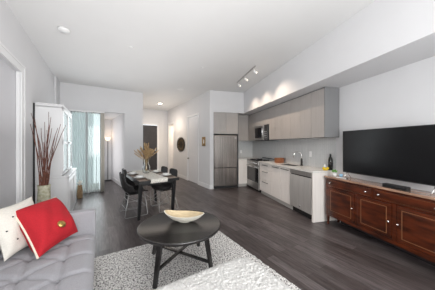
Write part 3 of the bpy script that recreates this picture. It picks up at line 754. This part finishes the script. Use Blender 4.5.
# base cabinets
def handle(mb, y0, y1, z): return mb.tube([(0, y0, z), (-.026, y0, z), (-.026, y1, z), (0, y1, z)], .009, 6)
def basec(name, label, s0, s1):
    t = kthing(name, label, 'cabinet', PF, s0)
    MB().box(.02, PW-.02-PF, .001, s1-s0-.001, .10, .888).build('case', M['base'], t)
    MB().box(.05, PW-.02-PF, .001, s1-s0-.001, .001, .10).build('toe_kick', M['kick'], t); return t
t = basec('drawer_base_cabinet', 'cream base cabinet with three drawers beside the range', 4.42, 5.105); L_ = 5.105-4.42
for z0, z1 in ((.71, .885), (.43, .705), (.105, .425)):
    f = MB().box(0, .018, .004, L_-.004, z0, z1-.003, bev=.002).build('drawer', M['base'], t)
    handle(MB(), L_/2-.13, L_/2+.13, z1-.05).build('handle', M['dark_handle'], f)
t = basec('sink_base_cabinet', 'cream base cabinet with two doors under the sink', 3.645, 4.42); L_ = 4.42-3.645
for k in range(2):
    f = MB().box(0, .018, .004+k*L_/2, (k+1)*L_/2-.004, .105, .885, bev=.002).build('door', M['base'], t)
    handle(MB(), k*L_/2+.06, (k+1)*L_/2-.06, .845).build('handle', M['dark_handle'], f)
dw = kthing('dishwasher', 'stainless steel dishwasher between sink cabinet and end panel', 'dishwasher', PF-.012, 2.985); L_ = .655
MB().box(.03, .46, .004, L_-.004, .10, .885).build('case', M['black'], dw)
f = MB().grid(lambda u, v: (.0-.012*math.sin(PI*v)*1.0, .006+u*(L_-.012), .12+v*.66), 6, 12).box(.0, .03, .006, L_-.006, .12, .78).build('door_panel', M['steel_dw'], dw)
MB().lathe([(.0, 0), (.020, 0), (.020, -.003), (0, -.003)], (-.005, L_*.50, .19), 20, axis='x').build('round_badge', M['chrome'], f)
f2_ = MB().box(.0, .03, .006, L_-.006, .80, .882, bev=.003).build('control_strip', M['steel'], dw)
MB().box(.012, .03, .03, L_-.03, .781, .799).build('pocket_handle', M['black'], dw)
MB().box(.07, .4, .01, L_-.01, .001, .10).build('toe_kick', M['black'], dw)
tag(MB().box(PF-.015, PW-.014, 2.944, 2.981, .001, .888, bev=.002).build('counter_end_panel', M['base'], rz=KANG), 'cream waterfall end panel at the right end of the counter', 'panel')
# worktop, with a hole for the sink
ctm = MB(); zc0, zc1 = .889, .922; x0, x1 = PF-.03, PW-.014; s_a, s_b = 2.935, 5.112; k0, k1, q0, q1 = 2.60, 2.86, 3.75, 4.25
ctm.box(x0, k0, s_a, s_b, zc0, zc1).box(k1, x1, s_a, s_b, zc0, zc1).box(k0, k1, s_a, q0, zc0, zc1).box(k0, k1, q1, s_b, zc0, zc1)
tag(ctm.build('worktop', M['counter'], rz=KANG), 'white quartz worktop running from the range to the end panel', 'worktop')
tag(MB().box(2.165, x1, 5.985, SB-.013, zc0, zc1, bev=.002).build('corner_worktop', M['counter'], rz=KANG), 'small white worktop between refrigerator and range', 'worktop')
tag(MB().box(k0+.001, k1-.001, q0+.001, q0+.006, .892, .92).box(k0+.001, k1-.001, q1-.006, q1-.001, .892, .92).box(k0+.001, k0+.006, q0+.006, q1-.006, .892, .92).box(k1-.006, k1-.001, q0+.006, q1-.006, .892, .92).box(k0+.006, k1-.006, q0+.006, q1-.006, .8895, .894).build('kitchen_sink', M['dark_handle'], rz=KANG), 'undermount stainless sink in the white worktop', 'sink')  # basin is shallow; a deep basin's shade is put into its dark steel
# faucet
fc = kthing('kitchen_faucet', 'gooseneck chrome faucet with dark base behind the sink', 'faucet', 2.90, 3.80, .923)
MB().lathe([(.032, 0), (.032, .01), (.022, .02), (.022, .15), (.014, .16), (0, .16)], n=16).build('faucet_body', M['black'], fc)
pts = [(0, 0, .13), (0, 0, .24)]+[(-.09+.09*math.cos(t*PI/10), .03*(t/10), .24+.07*math.sin(t*PI/10)) for t in range(11)]+[(-.18, .035, .19)]
MB().tube(pts, .010).build('spout', M['chrome'], fc)
MB().tube([(0, -.015, .07), (0, -.07, .10)], .006).build('lever', M['chrome'], fc)
# outlets
def outlet(label, loc, rot):
    o = thing('wall_outlet', label, 'outlet', loc, rot)
    MB().box(-.006, 0, -.036, .036, -.058, .058, bev=.003).build('cover_plate', M['plastic'], o)
    MB().box(-.008, -.0061, -.018, .018, -.035, .035).build('socket_insert', M['trim'], o)
outlet('white double outlet on the tiles above the dishwasher', K(PW-.013, 3.58, 1.19), KANG)
outlet('small white outlet on the tiles beside the refrigerator', K(2.50, SB-.013, 1.14), KANG+PI/2)
# pan, bottle, small things
pn = kthing('copper_saucepan', 'copper saucepan with a long black handle on the worktop', 'saucepan', 2.80, 4.56, .923)
MB().lathe([(0, 0), (.115, 0), (.125, .012), (.13, .115), (.134, .12), (.126, .12), (.12, .02), (0, .014)], n=32).build('pan_body', M['copper'], pn)
MB().bar((-.05, .12, .075), (-.20, .56, .10), .022, .014, .03, .016, side=(0, 0, 1)).build('handle', M['black'], pn)
def bottle_at(): 
    t = kthing('wine_bottle', 'black wine bottle standing at the right end of the worktop', 'bottle', 2.915, 3.005, .923)
    MB().lathe([(0, 0), (.036, 0), (.038, .01), (.038, .19), (.03, .225), (.015, .25), (.014, .30), (0, .30)], n=24).build('bottle_glass', M['wine'], t)
    MB().lathe([(.0165, .262), (.0165, .305), (0, .306)], n=16).build('bottle_cap', M['black'], t)
    MB().lathe([(.0385, .06), (.0385, .15)], n=24).build('bottle_label', M['black'], t)
bottle_at()
t = kthing('dish_bowl', 'small yellow dish at the right end of the worktop', 'dish', 2.80, 3.00, .923)
MB().lathe([(0, 0), (.035, 0), (.06, .035), (.056, .037), (.03, .008), (0, .006)], n=20).build('dish_body', M['yellow'], t)
for i, (x, y, lab) in enumerate(((-.015, .01, 'yellow lemon on the left in the small yellow dish'), (.02, -.012, 'yellow lemon on the right in the small yellow dish'))):
    tag(MB().lathe([(0, -.034), (.012, -.028), (.024, -.01), (.024, .01), (.012, .028), (0, .034)], n=14, axis='y').build('lemon', M['yellow'], None, K(2.80+x*1.6, 3.00+y, .923+.036), KANG), lab, 'lemon', 'lemons in the dish')
t = kthing('soap_bottle', 'little white bottle with blue label beside the wine bottle', 'bottle', 2.865, 3.085, .923)
MB().lathe([(0, 0), (.022, 0), (.024, .01), (.024, .07), (.01, .09), (.01, .105), (0, .105)], n=18).build('bottle_body', M['porcelain'], t)
MB().lathe([(.0245, .02), (.0245, .055)], n=18).build('bottle_label', M['blue'], t)

# ================================================================== CREDENZA (K frame; local x from front PC, y from s=1.25)
PC, S0, CL = 2.69, 1.25, 1.62
DP = PW-.004-PC
cr = kthing('sideboard', 'long cherry wood sideboard with two drawers and three doors under the television', 'sideboard', PC, S0)
ZC = .845
MB().box(-.02, DP, -.03, CL+.02, ZC-.028, ZC, bev=.006).build('top_board', M['cherry_lit_top'], cr)
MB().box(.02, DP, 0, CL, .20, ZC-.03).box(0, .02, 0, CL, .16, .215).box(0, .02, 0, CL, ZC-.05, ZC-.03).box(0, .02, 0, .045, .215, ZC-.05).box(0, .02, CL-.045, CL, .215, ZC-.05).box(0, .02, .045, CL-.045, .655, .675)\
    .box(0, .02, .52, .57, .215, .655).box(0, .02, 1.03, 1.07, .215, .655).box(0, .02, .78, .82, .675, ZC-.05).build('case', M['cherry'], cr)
MB().box(DP-.02, DP, .06, CL-.06, .002, .199).build('under_shade_board', M['blackmatte'], cr)  # black board added below the case to stand for the shade there
for (y0, y1) in ((.047, .778), (.822, CL-.047)):
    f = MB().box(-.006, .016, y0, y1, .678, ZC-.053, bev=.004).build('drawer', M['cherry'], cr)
    MB().box(-.0075, -.006, y0+.012, y1-.012, .688, .690).box(-.0075, -.006, y0+.012, y1-.012, ZC-.065, ZC-.063).build('inlay_line', M['inlay'], f)
    for y in (y0+.07 if y0 > .5 else y0+.10, y1-.06):
        MB().lathe([(.005, 0), (.006, -.012), (.013, -.018), (.012, -.026), (0, -.029)], (-.006, y, .735), 12, axis='x').build('knob', M['chrome'], f)
for i, (y0, y1, ky) in enumerate(((.047, .518, .497), (.572, 1.028, .60), (1.072, CL-.047, 1.10))):
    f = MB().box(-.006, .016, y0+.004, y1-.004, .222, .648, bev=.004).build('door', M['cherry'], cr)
    m = MB(); a0, a1, z0, z1 = y0+.065, y1-.065, .275, .60
    m.box(-.010, -.004, a0, a1, z0, z1, bev=.004); m.build('raised_panel', M['cherry'], f)
    m = MB()
    m.box(-.0095, -.004, a0-.010, a0-.003, z0-.01, z1+.01).box(-.0095, -.004, a1+.003, a1+.010, z0-.01, z1+.01).box(-.0095, -.004, a0-.01, a1+.01, z0-.01, z0-.003).box(-.0095, -.004, a0-.01, a1+.01, z1+.003, z1+.01)
    m.build('inlay_line', M['inlay'], f)
    MB().lathe([(.005, 0), (.006, -.012), (.013, -.018), (.012, -.026), (0, -.029)], (-.004, ky if i != 0 else .495, .43), 12, axis='x').build('knob', M['chrome'], f)
for x in (.022, DP-.03):
    for y in (.022, CL-.022): MB().bar((x, y, .20), (x, y, .001), .042, .042, .026, .026).build('leg', M['cherry'], cr)
# television
TS0, TS1 = 1.42, 2.63
tvo = kthing('television', 'large black flat screen television standing on the sideboard', 'television', 2.80, TS0, ZC+.001)
TL = TS1-TS0; z0, z1 = .098, .775
MB().box(.008, .05, .01, TL-.01, z0+.01, z1-.01, bev=.01).build('housing', M['black'], tvo)
MB().box(0, .010, 0, TL, z0, z0+.012).box(0, .010, 0, TL, z1-.010, z1).box(0, .010, 0, .010, z0, z1).box(0, .010, TL-.010, TL, z0, z1).build('bezel', M['black'], tvo)
MB().box(.002, .008, .008, TL-.008, z0+.010, z1-.008).build('screen', M['screen'], tvo)
for y in (.06, TL-.06):
    MB().tube([(-.05, y, .006), (.025, y, .105), (.10, y, .006)], .005, 8).build('stand_foot', M['chrome'], tvo)
# media box etc.
mb_ = kthing('media_box', 'flat black media player box in front of the television', 'electronics', 2.745, 1.81, ZC+.001)
MB().box(-.035, .035, -.13, .14, .0, .046, bev=.004).build('case', M['black'], mb_)
MB().box(-.0365, -.0351, -.12, .12, .012, .020).build('front_strip', M['blackglass'], mb_)
t = kthing('potted_plant', 'tiny green plant in a white pot on the left end of the sideboard', 'plant', 2.745, 2.74, ZC+.001)
MB().lathe([(0, 0), (.018, 0), (.026, .045), (.023, .045), (.02, .038), (0, .036)], n=20).build('pot', M['porcelain'], t)
m = MB()
for i in range(26):
    th = random.uniform(0, 2*PI); r_ = random.uniform(.008, .03); zz = random.uniform(.065, .088)-r_*.4
    p = Vector((r_*math.cos(th), r_*math.sin(th), zz)); m.add([p*.55+Vector((0, 0, .025)), p+Vector((.009, 0, 0)), p+Vector((0, 0, .014)), p+Vector((-.009, .004, 0))], [[0, 1, 2, 3]])
m.build('leaves', M['green'], t); t.scale = (1.35, 1.35, 1.35)
t = kthing('blue_cup', 'small pale blue cup on the sideboard beside the potted plant', 'cup', 2.80, 2.665, ZC+.001)
MB().lathe([(0, 0), (.022, 0), (.028, .055), (.025, .055), (.02, .006), (0, .005)], n=20).build('cup_body', M['blue'], t)
tag(MB().box(-.02, .02, -.075, .075, 0, .012, bev=.004).build('remote_control', M['plastic'], None, K(2.735, 2.60, ZC+.001), KANG+R(20)), 'white remote control on the sideboard near the blue cup', 'remote control')
tag(MB().box(-.028, .028, -.05, .05, 0, .008, bev=.003).build('phone_handset', M['black'], None, K(2.79, 2.57, ZC+.001), KANG-R(35)), 'small black handset lying on the sideboard at the television corner', 'remote control')

# ================================================================== CEILING FIXTURES
tk = thing('track_light', 'ceiling track light rail with three small spot heads', 'ceiling light', K(1.78, 4.42, H), KANG)
MB().box(-.012, .012, -.58, .58, -.022, -.001, bev=.003).build('rail', M['steel'], tk)
for y in (-.50, .02, .50):
    h_ = MB().tube([(0, y, -.02), (0, y, -.07)], .006).lathe([(.018, -.005), (.022, 0), (.034, .07), (.030, .072)], (0, 0, 0), 16).build('spot_head', M['plastic'], tk)
    # reposition lathe part: the head hangs below its stem
    me = h_.data
    for v in me.vertices[16:]: pass
    for v in list(me.vertices)[16:]:
        p = Vector(v.co); ang = R(125); x, z = p.x, p.z
        v.co = Vector((x*math.cos(ang)+z*math.sin(ang), p.y+y, -.085-x*math.sin(ang)+z*math.cos(ang)))
    bl_ = MB().lathe([(0, 0), (.020, 0), (.020, .012), (0, .018)], (0, 0, 0), 14).build('lit_bulb', M['lamp_on'], h_)
    bl_.location = (.055, y, -.125)
    ld = bpy.data.lights.new('track_spot', 'SPOT'); ld.energy = 27; ld.color = (1, .80, .62); ld.spot_size = R(96); ld.spot_blend = 1; ld.shadow_soft_size = .02
    lo = bpy.data.objects.new('track_spot', ld); COL.objects.link(lo); lo.location = K(1.86, 4.42+y, H-.15)
    lo.rotation_euler = (K(2.62, 4.35+y*2.2, .95)-lo.location).to_track_quat('-Z', 'Y').to_euler()
def disc(name, label, cat, x, y, r_, h_, m, em=None):
    t = thing(name, label, cat, (x, y, H))
    MB().lathe([(r_, -.001), (r_, -h_*.6), (r_*.85, -h_), (0, -h_)], n=28).build('cover', m, t)
    if em: MB().lathe([(r_*.72, -h_-.0005), (r_*.72, -h_-.003), (0, -h_-.003)], n=24).build('lit_lens', em, t)
def cp(u, v): Y = 1.7*193/(144.5-v); return (u-217.5)*Y/193, Y
x, y = cp(64, 29); disc('smoke_detector', 'round white smoke detector on the ceiling above the sofa', 'smoke detector', x, y, .075, .04, M['plastic'])
x, y = cp(131.5, 47); disc('sprinkler_cover', 'small white sprinkler cover in the middle of the ceiling', 'sprinkler', x, y, .035, .012, M['plastic'])
x, y = cp(202.5, 67.5); disc('sprinkler_cover', 'faint white sprinkler cover near the track light', 'sprinkler', x, y, .04, .008, M['plastic'])
x, y = cp(180.5, 89.3); disc('ceiling_speaker', 'white disc on the ceiling before the hall', 'ceiling fixture', x, y, .10, .012, M['plastic'])
x, y = cp(160, 103.5); disc('recessed_downlight', 'lit round recessed downlight at the hall entrance', 'ceiling light', x, y, .11, .006, M['plastic'], M['lamp_on'])
ld = bpy.data.lights.new('downlight_lamp', 'SPOT'); ld.energy = 60; ld.color = (1, .82, .62); ld.spot_size = R(130); ld.spot_blend = .7; ld.shadow_soft_size = .08
lo = bpy.data.objects.new('downlight_lamp', ld); COL.objects.link(lo); lo.location = (x, y, H-.03)
